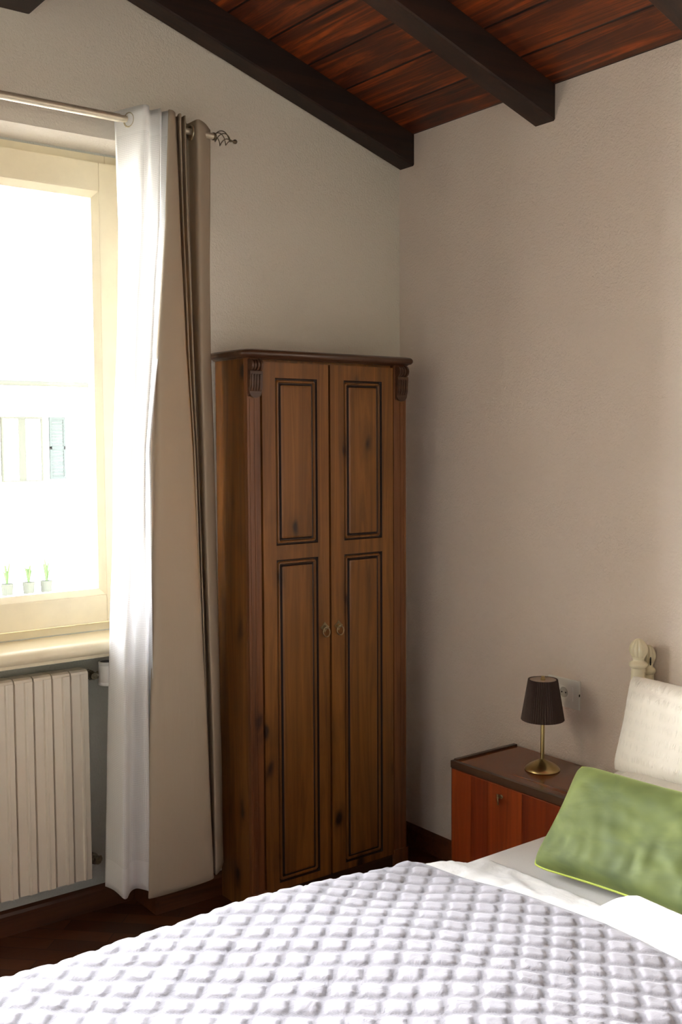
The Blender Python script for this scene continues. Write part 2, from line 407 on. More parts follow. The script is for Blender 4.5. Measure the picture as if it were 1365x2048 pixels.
def bb_prof(s=1): return [(0, 0), (.014*s, 0), (.014*s, .066), (.010*s, .076), (.004*s, .082), (0, .084)]
bm = prism(B(), [(y, z) for y, z in bb_prof(-1)], 'x', NX1, -.002)
for v in bm.verts: pass
struct(link_mesh('baseboard_window', bm, 'base', origin=(-.5, 0, 0)))
bm = prism(B(), [(NY+y, z) for y, z in bb_prof(-1)], 'x', NX0+.016, NX1-.016)
prism(bm, [(NX1+y, z) for y, z in bb_prof(-1)], 'y', -.014, NY); prism(bm, [(NX0+y, z) for y, z in bb_prof(1)], 'y', -.014, NY)
struct(link_mesh('baseboard_niche', bm, 'base', origin=(-1.8, .16, 0)))
bm = prism(B(), [(y, z) for y, z in bb_prof(-1)], 'y', ROOM_Y, -.016)
struct(link_mesh('baseboard_right', bm, 'base', origin=(0, -2, 0)))

# roof beams (rafters) and the purlin below them
def rafter(y0, y1, label):
    bm = B(); d = .118
    # slightly worn edges
    xs = np.linspace(-4.39, -0.001, 40); rows = []
    for x in xs:
        w = .0015*mn.noise(Vector((x*6, y0*9, 0))); zt = roof(x)-.001; zb = roof(x)-d + .002*mn.noise(Vector((x*4, y0*5, 3)))
        c = .005
        rows.append([bm.verts.new((x, a, b)) for a, b in ((y0, zt), (y0+w, zb+c), (y0+c+w, zb), (y1-c, zb+w), (y1, zb+c+w), (y1, zt))])
    for A, D in zip(rows, rows[1:]):
        for i in range(6): bm.faces.new((A[i], A[(i+1) % 6], D[(i+1) % 6], D[i]))
    bm.faces.new(rows[0]); bm.faces.new(rows[-1][::-1])
    o = link_mesh('roof_beam', bm, 'beam', origin=(0, (y0+y1)/2, 2.67))
    return tag(o, label, 'beam', 'sloping roof beams')
rafter(-.087, -.002, 'dark sloping roof beam running along the top of the window wall')
rafter(-.793, -.703, 'dark sloping roof beam ending in mid-wall above the bedside cabinet')
rafter(-1.495, -1.405, 'dark sloping roof beam at the top right corner of the photo')
bm = box(B(), -1.68, -1.48, -5.1, -.002, 2.917, 3.135, .006)
tag(link_mesh('purlin', bm, 'beam', origin=(-1.58, 0, 2.917)), 'thick dark level beam end sticking out at the top left of the window wall', 'beam')

# ------------------------------------------------------------------ window_1
wn = bpy.data.objects.new('window_1', None); C.objects.link(wn); wn.location = (-1.82, NY, WZ0); BASE['window_1'] = Vector((-1.82, NY, WZ0)); struct(wn)
def frame_rect(bm, x0, x1, z0, z1, y0, y1, wl, wr, wb, wt, bev=.004):
    box(bm, x0, x0+wl, y0, y1, z0, z1, bev); box(bm, x1-wr, x1, y0, y1, z0, z1, bev)
    box(bm, x0+wl, x1-wr, y0, y1, z0, z0+wb, bev); box(bm, x0+wl, x1-wr, y0, y1, z1-wt, z1, bev)
bm = B(); frame_rect(bm, WX0-.02, WX1+.02, WZ0-.01, WZ1+.02, NY+.005, NY+.11, .05, .05, .035, .05)
link_mesh('window_frame', bm, 'cream', wn)
bm = B(); frame_rect(bm, -4.2, -2.95, .95, NTOP, NY+.02, NY+.08, .06, .06, .06, .06); box(bm, -3.61, -3.54, NY+.02, NY+.08, 1.01, NTOP-.06)
struct(link_mesh('window_2', bm, 'cream', origin=(-3.57, NY, .95)))
MIDX = (WX0+WX1)/2
for x0, x1 in ((WX0+.012, MIDX-.002), (MIDX+.002, WX1+.012)):
    bm = B(); z0, z1 = WZ0+.03, WZ1-.01
    frame_rect(bm, x0, x1, z0, z1, NY-.018, NY+.05, .075, .075, .094, .095, .005)
    sash = link_mesh('window_sash', bm, 'cream', wn)
    gx0, gx1, gz0, gz1 = x0+.075, x1-.075, z0+.094, z1-.095
    bm = B()
    # sloping glazing bead, mitred
    o_, i_ = 0.0, .02
    for (a, b, c, d) in (((gx0, gz0), (gx1, gz0), (gx1-i_, gz0+i_), (gx0+i_, gz0+i_)), ((gx1, gz0), (gx1, gz1), (gx1-i_, gz1-i_), (gx1-i_, gz0+i_)),
                         ((gx1, gz1), (gx0, gz1), (gx0+i_, gz1-i_), (gx1-i_, gz1-i_)), ((gx0, gz1), (gx0, gz0), (gx0+i_, gz0+i_), (gx0+i_, gz1-i_))):
        va = [bm.verts.new((p[0], y, p[1])) for p, y in ((a, NY-.016), (b, NY-.016), (c, NY+.006), (d, NY+.006))]
        vb = [bm.verts.new((p[0], NY+.03, p[1])) for p in (a, b, c, d)]
        bm.faces.new(va); bm.faces.new(vb[::-1])
        for i in range(4): bm.faces.new((va[i], vb[i], vb[(i+1) % 4], va[(i+1) % 4]))
    link_mesh('glazing_bead', bm, 'cream', sash)
    bm = box(B(), gx0+.004, gx1-.004, NY+.016, NY+.022, gz0+.004, gz1-.004)
    link_mesh('window_pane', bm, 'glass', sash)
# sill board with a rounded nose, with a moulding below
pts = [(NY+.02, .972), (.0, .972)]
for k in range(9):
    a = PI/2 + PI*k/8; pts.append((-.012+.0 + .022*math.cos(a), .950 + .022*math.sin(a)))
pts += [(.004, .926), (.004, .914), (NY+.02, .914)]
bm = prism(B(), pts, 'x', NX0+.002, NX1-.002)
struct(link_mesh('trim_1', bm, 'cream', origin=(-1.8, 0, .95), smooth='auto'))

# ------------------------------------------------------------------ outside: pale house across the street
h = thing('neighbouring_house', 'pale overexposed house with eaves and a shuttered window seen through the glass', 'house', (2.5, 11.0, -3.5))
bm = box(B(), .6, 14, 11.0, 16, -3.5, 2.45); link_mesh('wall', bm, 'facade', h)
bm = prism(B(), [(10.55, 2.40), (10.55, 2.46), (13.6, 3.4), (16.4, 2.46), (16.4, 2.40)], 'x', .4, 14.2)
rf = link_mesh('roof', bm, 'tile', h)
bm = tube(B(), [(.4, 10.52, 2.40), (14.2, 10.52, 2.40)], .035, 10); link_mesh('gutter', bm, 'outpale', h)
for k, wx in enumerate((2.56, 6.6)):
    bm = B(); frame_rect(bm, wx-.29, wx+.29, 1.08, 1.97, 10.94, 11.0, .025, .025, .02, .03, 0); box(bm, wx-.05, wx+.05, 10.95, 10.995, 1.09, 1.95)
    f = link_mesh('window_frame', bm, 'outpale', h)
    for a, b in ((wx-.265, wx-.05), (wx+.05, wx+.265)):
        link_mesh('pane', box(B(), a, b, 10.97, 10.99, 1.1, 1.94), 'facade', f)
    for sx in (-1, 1):
        bm = B(); x0 = wx + sx*.39; x1 = wx + sx*.62
        frame_rect(bm, min(x0, x1), max(x0, x1), 1.1, 1.97, 10.95, 10.99, .03, .03, .04, .04, 0)
        box(bm, min(x0, x1), max(x0, x1), 10.95, 10.99, 1.52, 1.56)
        for j in range(18): box(bm, min(x0, x1)+.02, max(x0, x1)-.02, 10.96, 10.985, 1.13+j*.045, 1.172+j*.045)
        link_mesh('shutter', bm, 'shutter', h)
bm = box(B(), .8, 6, 8.9, 9.3, -.42, -.28); 
tag(link_mesh('balcony_slab', bm, 'facade', origin=(2, 9.1, -.42)), 'pale ledge outside carrying three planted pots', 'ledge')
for k, (px_, lab) in enumerate(((1.62, 'leftmost pale pot with bright green leaves on the ledge outside the window'), (1.88, 'pale plant pot between its two neighbours on the ledge outside'), (2.10, 'rightmost pale plant pot on the ledge outside'))):
    t = thing('plant_pot', lab, 'plant', (px_, 9.05, -.28), 'plant pots outside the window')
    link_mesh('pot', lathe(B(), [(.055, 0), (.07, .20), (.075, .23), (.06, .23)], (px_, 9.05, -.28), n=16), 'outpale', t)
    bm = B()
    for j in range(9):
        a = random.uniform(0, 2*PI); l = random.uniform(.18, .36); d_ = random.uniform(.03, .09)
        p0 = Vector((px_, 9.05, -.09))
        tube(bm, [p0, p0+Vector((math.cos(a)*d_*.4, math.sin(a)*d_*.4, l*.6)), p0+Vector((math.cos(a)*d_, math.sin(a)*d_, l))], [.008, .012, .002], 5)
    link_mesh('leaves', bm, 'leaf', t)

# ------------------------------------------------------------------ radiator
rd = thing('radiator', 'ivory column radiator of tall flat sections under the window', 'radiator', (-1.7, .08, .17))
RY0, RY1 = .022, .122; RX1 = -1.3225; SW = .0625
for k in range(14):
    x1 = RX1 - k*SW - .0018; x0 = RX1 - (k+1)*SW + .0026
    w = x1-x0
    # plan outline of the front plate: flat left field, ridge at 55 percent, flat right field
    front = [(x0, RY0+.012), (x0+.002, RY0+.006), (x0+w*.50, RY0+.005), (x0+w*.56, RY0-.001), (x0+w*.66, RY0-.001), (x0+w*.70, RY0+.001), (x1-.002, RY0+.001), (x1, RY0+.004)]
    bm = B()
    prism(bm, front + [(x1, RY0+.022), (x0, RY0+.022)], 'z', .172, .862)
    # rounded shoulder and top cap that slopes back
    prism(bm, [(RY0+.004, .860), (RY0+.008, .869), (RY0+.02, .874), (RY0+.055, .872), (RY1-.01, .868), (RY1, .858), (RY1, .80), (RY0+.02, .80), (RY0+.02, .860)], 'x', x0, x1)
    prism(bm, [(RY0+.02, .172), (RY0+.02, .25), (RY1, .25), (RY1, .19), (RY1-.01, .176)], 'x', x0, x1)
    # central water column and back fin
    box(bm, x0+w*.25, x1-w*.25, RY0+.02, RY1-.004, .2, .85)
    box(bm, x0+.002, x1-.002, RY1-.012, RY1, .2, .84)
    link_mesh('radiator_section', bm, 'radiator', rd)
for z in (.215, .835): link_mesh('manifold', tube(B(), [(RX1-14*SW, .075, z), (RX1+.004, .075, z)], .02, 14), 'radiator', rd)
# top valve with thermostat head
def valve(zc, thermo):
    bm = B()
    lathe(bm, [(.017, 0), (.017, .010), (.013, .012), (.013, .02), (.017, .022), (.017, .034), (.010, .036), (.010, .05)], (RX1+.003, .075, zc), (1, 0, 0), 6)
    lathe(bm, [(.012, -.02), (.015, -.012), (.015, .004), (.012, .012), (.016, .014), (.016, .03)], (RX1+.034, .075, zc), (0, 1, 0), 8)
    tube(bm, [(RX1+.034, .09, zc), (RX1+.036, .13, zc), (RX1+.036, .158, zc)], .009, 10)
    p = link_mesh('radiator_valve', bm, 'nickel', rd, smooth='auto')
    if thermo:
        c = (RX1+.083, .058, zc-.036)
        bm = lathe(B(), [(.027, 0), (.031, .003), (.031, .012), (.0305, .013), (.031, .014), (.031, .068), (.0305, .069), (.031, .07), (.031, .078), (.029, .081), (.026, .081), (.025, .078)], c, n=40)
        hd = link_mesh('thermostat_head', bm, 'whiteplastic', rd, smooth='auto')
        bm = lathe(B(), [(.0248, .078), (.0248, .0795)], c, n=32); link_mesh('dial_top', bm, 'greyplastic', hd)
        bm = tube(B(), [(RX1+.05, .075, zc), (RX1+.07, .066, zc)], .013, 12)
        link_mesh('valve_neck', bm, 'nickel', rd)
valve(.842, True); valve(.212, False)

# ------------------------------------------------------------------ curtain rod, finial, curtains
RZ, RYC = 2.630, -.10
ct = thing('curtain_rod', 'champagne metal curtain rod with twisted cage finial above the window', 'curtain rod', (-1.7, RYC, RZ))
bm = tube(B(), [(-2.9, RYC, RZ), (-1.235, RYC, RZ)], .0125, 20); link_mesh('rod_outer_tube', bm, 'rod', ct, smooth='auto')
bm = tube(B(), [(-1.24, RYC, RZ), (-.895, RYC, RZ)], .0105, 20); link_mesh('rod_inner_tube', bm, 'rod', ct, smooth='auto')
bm = B()
for k in range(4):
    pts = []
    for i in range(25):
        t = i/24; a = k*PI/2 + t*PI*1.35; r = .021*math.sin(PI*min(1, t*1.02))**.8 + .003
        pts.append((-.895 + .062*t, RYC + r*math.cos(a), RZ + r*math.sin(a) - .004*t))
    tube(bm, pts, .0016, 6)
lathe(bm, [(.0125, 0), (.0125, .008), (.006, .012)], (-.899, RYC, RZ), (1, 0, 0), 16)
lathe(bm, [(.003, 0), (.0045, .004), (.003, .008), (.003, .014), (.0065, .017), (.0075, .022), (.0055, .027), (.001, .029)], (-.834, RYC, RZ-.004), (1, 0, 0), 14)
link_mesh('finial', bm, 'wire', ct, smooth=True)
bm = B(); tube(bm, [(-.945, -.002, RZ-.02), (-.945, RYC+.012, RZ-.016), (-.945, RYC, RZ-.017), (-.945, RYC-.016, RZ-.006)], .005, 8); lathe(bm, [(.018, 0), (.018, .006)], (-.945, -.0085, RZ-.02), (0, 1, 0), 20)
link_mesh('rod_bracket', bm, 'wire', ct)

ROWZ = [2.662, 2.312, 1.915, 1.593, 1.104, 0.607, None]
def catmull(P, n):
    out = []
    P = [P[0]+(P[0]-P[1])*.3] + list(P) + [P[-1]+(P[-1]-P[-2])*.3]
    for i in range(1, len(P)-2):
        p0, p1, p2, p3 = P[i-1:i+3]
        for k in range(n):
            t = k/n; out.append(0.5*((2*p1)+(-p0+p2)*t+(2*p0-5*p1+4*p2-p3)*t*t+(-p0+3*p1-3*p2+p3)*t**3))
    out.append(P[-2]); return np.array(out)
def curtain(name, cols, zbot, zfn, mat, label, nsub=9, nz=120, wob=.003, grp=None, tens=.62):
    rowz = [z if z is not None else zbot for z in ROWZ]
    cp = np.array([[(x, y) for x, y in zip(c[0], c[1] if isinstance(c[1], list) else [c[1]]*7)] for c in cols])   # (ncol, 7, 2)
    zr = np.array(rowz[::-1]); zs = np.linspace(zbot, rowz[0], nz)
    bm = B(); grid = []
    ulen = None
    for z in zs:
        pts = np.array([[np.interp(z, zr, cp[c, ::-1, 0]), np.interp(z, zr, cp[c, ::-1, 1])] for c in range(len(cols))])
        pts = catmull(pts, nsub)
        if ulen is None or True:
            ul = np.concatenate([[0], np.cumsum(np.hypot(*np.diff(pts, axis=0).T))])
        row = []
        for i, (x, y) in enumerate(pts):
            w1 = wob*mn.noise(Vector((i*.22, z*3.0, 1.7))); w2 = wob*mn.noise(Vector((i*.22, z*3.0, 9.7)))
            row.append((bm.verts.new((x+w1, min(y+w2, -.018), zfn(z, i/(len(pts)-1)) if zfn else z)), ul[i], z-zbot))
        grid.append(row)
    uvl = bm.loops.layers.uv.new('UVMap')
    for A, D in zip(grid, grid[1:]):
        for i in range(len(A)-1):
            q = (A[i], A[i+1], D[i+1], D[i]); f = bm.faces.new([v[0] for v in q]); f.smooth = True
            for lp, v in zip(f.loops, q): lp[uvl].uv = (v[1], v[2])
    o = link_mesh(name, bm, mat, origin=(cols[0][0][-1], -.1, zbot), smooth=True)
    md = o.modifiers.new('thickness', 'SOLIDIFY'); md.thickness = .0012 if mat == 'drape' else .0006; md.offset = 0
    tag(o, label, 'curtain', grp); return o
drape_cols = [
 ([-1.081, -1.098, -1.137, -1.168, -1.171, -1.177, -1.186], -0.13), ([-1.1, -1.113, -1.142, -1.151, -1.164, -1.194, -1.206], -0.172),
 ([-1.075, -1.067, -1.055, -1.039, -1.019, -1.003, -0.99], -0.165), ([-1.048, -1.039, -1.026, -1.009, -0.989, -0.973, -0.964], -0.122),
 ([-1.052, -1.047, -1.034, -1.019, -1.005, -0.992, -0.984], -0.16), ([-1.029, -1.022, -1.008, -0.993, -0.979, -0.968, -0.959], -0.12),
 ([-1.029, -1.024, -1.014, -1.003, -0.99, -0.981, -0.972], -0.15), ([-0.981, -0.978, -0.968, -0.956, -0.943, -0.934, -0.927], -0.075),
 ([-0.972, -0.974, -0.975, -0.970, -0.962, -0.951, -0.945], -0.14), ([-0.885, -0.890, -0.896, -0.888, -0.880, -0.873, -0.870], -0.06)]
drape = curtain('drape_curtain', drape_cols, .14, None, 'drape', 'beige opaque curtain hanging in folds between the sheer curtain and the wardrobe', 8, 110)
sheer_cols = [
 ([-1.228, -1.22, -1.233, -1.252, -1.273, -1.298, -1.312], -0.05), ([-1.185, -1.197, -1.23, -1.253, -1.275, -1.297, -1.308], -0.175),
 ([-1.142, -1.154, -1.181, -1.206, -1.228, -1.249, -1.26], -0.132), ([-1.129, -1.14, -1.172, -1.203, -1.209, -1.215, -1.222], -0.17),
 ([-1.105, -1.115, -1.147, -1.18, -1.182, -1.188, -1.198], -0.135), ([-1.096, -1.111, -1.145, -1.184, -1.185, -1.193, -1.202], -0.167),
 ([-1.104, -1.116, -1.140, -1.165, -1.168, -1.175, -1.180], -0.118), ([-1.07, -1.075, -1.085, -1.092, -1.095, -1.092, -1.085], -0.066)]
sheer = curtain('sheer_curtain', sheer_cols, .168, lambda z, t: z - .052*min(1, max(0, (t-.80)/.12))*(1-(z-.168)/2.5) + .006*math.sin(t*22)*max(0, 1-(z-.168)/.3), 'sheer', 'white sheer woven curtain glowing beside the window, in front of the beige one', 9, 110, .004)
def grommet(x, y, nrm, parent, z=RZ):
    bm = tube(B(), ring_pts((x, y, z-.004), .0215, nrm, 32), .0035, 8, True)
    link_mesh('grommet', bm, 'curtain_thread', parent, smooth=True)
def at_mid(c0, c1, f=.5): return c0[0][0]*(1-f)+c1[0][0]*f
grommet(-1.207, -.112, (1, .35, 0), sheer)
grommet(-.985, -.103, (1, .0, 0), drape)

# ------------------------------------------------------------------ wardrobe
wd = thing('wardrobe', 'tall stained pine wardrobe with two panelled doors in the corner', 'wardrobe', (-.5, -.12, 0))
WL, WR, WF, WB, WH = -.852, -.158, -.200, -.0155, 1.895
bm = B(); box(bm, WL+.02, WR-.02, WF, WF+.004, .07, WH-.03)
link_mesh('dark_inner_frame', bm, 'groove', wd)
bm = B()
box(bm, WL, WL+.02, WF, WB, .0, WH, .002); box(bm, WR-.02, WR, WF, WB, .0, WH, .002)
box(bm, WL+.02, WR-.02, WB-.008, WB, .03, WH); box(bm, WL+.02, WR-.02, WF, WB, .05, .07); box(bm, WL+.02, WR-.02, WF, WB, WH-.03, WH)
link_mesh('cabinet_body', bm, 'wardrobe', wd)
# pilaster strips either side of the doors
for x0, x1 in ((WL, WL+.0515), (WR-.0595, WR)):
    bm = B(); box(bm, x0, x1, WF-.020, WF, .07, WH, .002)
    for k in range(3):
        xx = x0+.010+k*.009 if x0 < -.5 else x1-.010-k*.009
        if k != 1: box(bm, xx-.0012, xx+.0012, WF-.0215, WF-.019, .09, 1.76)
    box(bm, x0-.003, x1+.003, WF-.028, WF, .0, .075, .003)
    link_mesh('pilaster', bm, 'wardrobe2', wd)
box_b = B(); box(box_b, WL+.055, WR-.062, WF-.012, WF, .0, .055, .002); link_mesh('plinth', box_b, 'cornice', wd)
# scroll corbels at the top of each pilaster
for x0, x1 in ((WL+.004, WL+.053), (WR-.052, WR-.002)):
    bm = B(); f0 = WF-.020
    prism(bm, [(f0, 1.768), (f0-.006, 1.776), (f0-.013, 1.80), (f0-.016, 1.845), (f0-.015, 1.852), (f0, 1.852)], 'x', x0, x1)
    # three carved grooves left between four ribs
    n = 4; gw = (x1-x0)/9.0
    for k in range(n):
        a = x0+.003 + k*(x1-x0-.006)/n + .001; b_ = x0+.003 + (k+1)*(x1-x0-.006)/n - .004
        prism(bm, [(f0-.010, 1.785), (f0-.017, 1.80), (f0-.019, 1.84), (f0-.012, 1.845)], 'x', a, b_)
    prism(bm, [(x0+(x1-x0)*(.5-.5*math.cos(PI*i/10)), 1.785-.022*math.sin(PI*i/10)) for i in range(11)], 'y', f0-.009, f0)
    for k, r in ((0, .021), (1, .019), (2, .019), (3, .021)):
        a = x0 + k*(x1-x0)/4
        lathe(bm, [(r*.6, 0), (r, .002), (r, (x1-x0)/4-.003), (r*.6, (x1-x0)/4-.0005)], (a, f0-.004, 1.872), (1, 0, 0), 24)
    link_mesh('scroll_corbel', bm, 'cornice', wd, smooth='auto')
# moulded cornice
pr = []
for k in range(9):
    a = -PI/2 + PI*k/8; pr.append((.022*0 + .014*math.cos(a), 1.907 + .013*math.sin(a)+.004))
def cornice():
    bm = B(); x0, x1, yf, yb = WL-.006, WR+.014, WF-.026, WB
    prof = [(0.0, 1.894)] + [(.004+.012*math.cos(-PI/2+PI*k/8)-.0, 1.911+.0125*math.sin(-PI/2+PI*k/8)) for k in range(9)] + [(-.004, 1.9255)]
    ring = []
    cl = .03
    for off, z in prof:
        ring.append([bm.verts.new(p) for p in ((x0-off, yb, z), (x0-off, yf-off+cl, z), (x0-off+cl*.35, yf-off+cl*.35, z), (x0-off+cl, yf-off, z), (x1+off-cl*.5, yf-off, z), (x1+off, yf-off+cl*.5, z), (x1+off, yb, z))])
    for A, D in zip(ring, ring[1:]):
        for i in range(6): bm.faces.new((A[i], A[i+1], D[i+1], D[i]))
    bm.faces.new(ring[0]); bm.faces.new(ring[-1])
    for A, D in zip(ring, ring[1:]): pass
    bm.faces.new([r[0] for r in ring]); bm.faces.new([r[6] for r in ring])
    return bm
link_mesh('cornice', cornice(), 'cornice', wd, smooth='auto')
# doors: frame, grooved raised panels
def door(x0, x1, px0, px1, handle_x):
    z0, z1 = .060, 1.884; yf = WF-.0225; yb = WF-.002
    bm = B()
    panels = [(.085, 1.214), (1.264, 1.832)]
    # slab built as a height field: frame flat, double groove round each panel, field slightly raised
    def ups(a, b):   # breakpoints with the groove profile between the outline (a) and inside
        return a, b
    prof = [(0, 0), (.003, .006), (.006, .006), (.009, .001), (.013, .0005), (.016, .006), (.020, .007), (.024, .002), (.03, .0005)]
    for a, b in ((x0, px0), (px1, x1)): box(bm, a, b, yf, yb, z0, z1)
    zz = z0
    for pz0, pz1 in panels:
        box(bm, px0, px1, yf, yb, zz, pz0); zz = pz1
    box(bm, px0, px1, yf, yb, zz, z1)
    d = link_mesh('door', bm, 'wardrobe', wd)
    for pz0, pz1 in panels:
        bm = B(); rings = []
        for off, dep in prof:
            r_ = .006 if off < .01 else .003
            x_0, x_1, z_0, z_1 = px0+off, px1-off, pz0+off, pz1-off
            rings.append([bm.verts.new(p) for p in ((x_0+r_, yf+dep, z_0), (x_1-r_, yf+dep, z_0), (x_1, yf+dep, z_0+r_), (x_1, yf+dep, z_1-r_), (x_1-r_, yf+dep, z_1), (x_0+r_, yf+dep, z_1), (x_0, yf+dep, z_1-r_), (x_0, yf+dep, z_0+r_))] if off > 0 else
                         [bm.verts.new(p) for p in ((x_0+.001, yf+dep, z_0), (x_1-.001, yf+dep, z_0), (x_1, yf+dep, z_0+.001), (x_1, yf+dep, z_1-.001), (x_1-.001, yf+dep, z_1), (x_0+.001, yf+dep, z_1), (x_0, yf+dep, z_1-.001), (x_0, yf+dep, z_0+.001))])
        for k, (A, D) in enumerate(zip(rings, rings[1:])):
            for i in range(8):
                f = bm.faces.new((A[i], A[(i+1) % 8], D[(i+1) % 8], D[i])); f.material_index = 1 if k in (0, 1, 5, 6) else 0
        bm.faces.new(rings[-1])
        link_mesh('door_panel', bm, 'wardrobe', d, mats=['wardrobe', 'groove'])
    # ring handle with small diamond plate
    hz = .962; hy = yf
    bm = B()
    c = Vector((handle_x, hy, hz))
    pl = [(c.x+.019*math.cos(a)*(1 if i % 2 == 0 else .62), c.z+.019*math.sin(a)*(1 if i % 2 == 0 else .62)) for i, a in enumerate([k*PI/4 for k in range(8)])]
    prism(bm, pl, 'y', hy-.0025, hy+.0003)
    hp = link_mesh('handle_plate', bm, 'agedbrass', d)
    bm = lathe(B(), [(.0065, 0), (.0075, .005), (.006, .012), (.002, .015)], (c.x, hy-.001, hz), (0, -1, 0), 16)
    link_mesh('handle_knob', bm, 'agedbrass', hp, smooth=True)
    bm = tube(B(), ring_pts((c.x, hy-.012, hz-.016), .0165, (0.15, -1, .12), 32), .0022, 8, True)
    link_mesh('ring_pull', bm, 'agedbrass', hp, smooth=True)
door(-.7945, -.5185, -.742, -.567, -.541)
door(-.5100, -.2230, -.451, -.276, -.480)
bm = box(B(), -.5185, -.5100, WF-.006, WF-.002, .06, 1.884); link_mesh('door_gap_shade', bm, 'groove', wd)  # dark strip between the doors, shade of the gap put into its colour

# ------------------------------------------------------------------ bedside cabinet
nsd = thing('bedside_cabinet', 'low cherry veneer bedside cabinet with dark edges beside the bed', 'cabinet', (-.16, -.9, 0))
NL, NR, NF, NT = -.640, -1.150, -.324, .542
bm = B(); box(bm, NF+.004, -.016, NL-.016, NL, .0, NT-.002, .001); box(bm, NF+.004, -.016, NR, NR+.016, .0, NT-.002, .001)
box(bm, NF+.02, -.016, NR+.016, NL-.016, .06, .08); box(bm, -.024, -.016, NR+.016, NL-.016, .06, NT-.03); box(bm, NF+.03, NF+.045, NR+.016, NL-.016, 0, .06)
link_mesh('cabinet_body', bm, 'nsedge', nsd)
bm = box(B(), NF+.012, -.016, NR+.014, NL-.014, NT-.026, NT-.003); link_mesh('top_panel', bm, 'nstop', nsd)
bm = B(); box(bm, NF, NF+.016, NR, NL, NT-.024, NT, .0015); box(bm, NF+.016, -.016, NL-.016, NL, NT-.02, NT+.003, .0015); box(bm, NF+.016, -.016, NR, NR+.016, NT-.02, NT+.003, .0015)
link_mesh('edge_strip', bm, 'nsedge', nsd)
dr = link_mesh('drop_door', box(B(), NF-.001, NF+.018, NR+.008, NL-.008, .085, NT-.026, .001), 'veneer', nsd)
for a, b, mt in ((NL-.010, -.740, 'veneer'), (-.741, -.816, 'veneer2'), (-.817, -.967, 'veneer'), (-.968, NR+.010, 'veneer2')):
    link_mesh('veneer_leaf', box(B(), NF-.0025, NF+.001, b, a, .087, NT-.028), mt, dr)
bm = B(); lathe(bm, [(.006, 0), (.007, .002), (.004, .004), (.003, .016), (.005, .018)], (NF-.002, -.880, .482), (-1, 0, 0), 16)
kh = link_mesh('lock', bm, 'agedbrass', dr, smooth='auto')
bm = B(); tube(bm, ring_pts((NF-.020, -.880, .476), .0155, (.75, -.7, .1), 30), .0020, 8, True); tube(bm, [(NF-.018, -.880, .491), (NF-.006, -.880, .482)], .0022, 8)
link_mesh('key', bm, 'agedbrass', kh, smooth=True)

# ------------------------------------------------------------------ table lamp
LX, LY, LZ = -.150, -.893, NT-.003
lp = thing('table_lamp', 'small brass table lamp with pleated dark brown shade on the bedside cabinet', 'lamp', (LX, LY, LZ))
prof = [(.056, .0), (.058, .002), (.0575, .004), (.053, .009), (.044, .016), (.032, .023), (.020, .029), (.011, .033), (.007, .036)]
link_mesh('base', lathe(B(), prof, (LX, LY, LZ), n=48), 'brass', lp, smooth='auto')
bm = lathe(B(), [(.0065, .034), (.0065, .24), (.004, .245), (.004, .298)], (LX, LY, LZ), n=20)
link_mesh('pole', bm, 'brass', lp, smooth='auto')
bm = lathe(B(), [(.007, .296), (.008, .298), (.008, .303), (.006, .305), (.006, .309), (.0045, .311)], (LX, LY, LZ), n=20)
link_mesh('top_knob', bm, 'brass', lp, smooth='auto')
bm = B(); npl = 54; rings = []
for t in np.linspace(0, 1, 7):
    rad = .068*(1-t)+.0455*t; z = LZ+.166+.134*t
    if t == 0: z += 0
    rings.append([bm.verts.new((LX+(rad+(.0028 if i % 2 else -.0020))*math.cos(2*PI*i/(2*npl)), LY+(rad+(.0028 if i % 2 else -.0020))*math.sin(2*PI*i/(2*npl)), z + (.0012 if i % 2 else 0))) for i in range(2*npl)])
for A, D in zip(rings, rings[1:]):
    for i in range(2*npl): bm.faces.new((A[i], A[(i+1) % (2*npl)], D[(i+1) % (2*npl)], D[i]))
sh = link_mesh('lamp_shade', bm, 'shade', lp)
md = sh.modifiers.new('thickness', 'SOLIDIFY'); md.thickness = .001
bm = lathe(B(), [(.033, .297), (.0435, .2975), (.0435, .299), (.033, .299)], (LX, LY, LZ), n=40, caps=False); lathe(bm, [(.0005, .2955), (.034, .2955), (.034, .2975), (.0005, .2975)], (LX, LY, LZ), n=40)
link_mesh('shade_diffuser', bm, 'shadetop', lp)

# ------------------------------------------------------------------ wall socket
sk = thing('wall_socket', 'white wall plate with one round socket behind the table lamp', 'socket', (0, -.86, .77))
bm = box(B(), -.009, -.0005, -.926, -.790, .719, .817, .003); pl = link_mesh('face_plate', bm, 'whiteplastic', sk)
bm = B(); 
for y0 in (-.900, -.856): box(bm, -.0105, -.008, y0, y0+.043, .745, .792, .001)
link_mesh('module_cover', bm, 'whiteplastic', sk)
yc, zc = -.862, .770
bm = lathe(B(), [(.0005, 0), (.0185, 0), (.0185, .0006), (.0005, .0006)], (-.0106, yc, zc), (-1, 0, 0), 40); link_mesh('socket_well', bm, 'wellplastic', sk)
bm = lathe(B(), [(.0195, 0), (.0205, .001), (.0205, .0025), (.0185, .0025), (.017, .0006)], (-.0095, yc, zc), (-1, 0, 0), 40); rc = link_mesh('socket_recess', bm, 'whiteplastic', sk, smooth='auto')
bm = B()
for dy in (-.0085, .0085): lathe(bm, [(.0028, 0), (.0028, .0008)], (-.0113, yc+dy, zc), (-1, 0, 0), 14)
link_mesh('pin_hole', bm, 'black', rc)
bm = box(B(), -.0105, -.006, -.9275, -.9262, .765, .773); link_mesh('plate_catch', bm, 'black', pl)

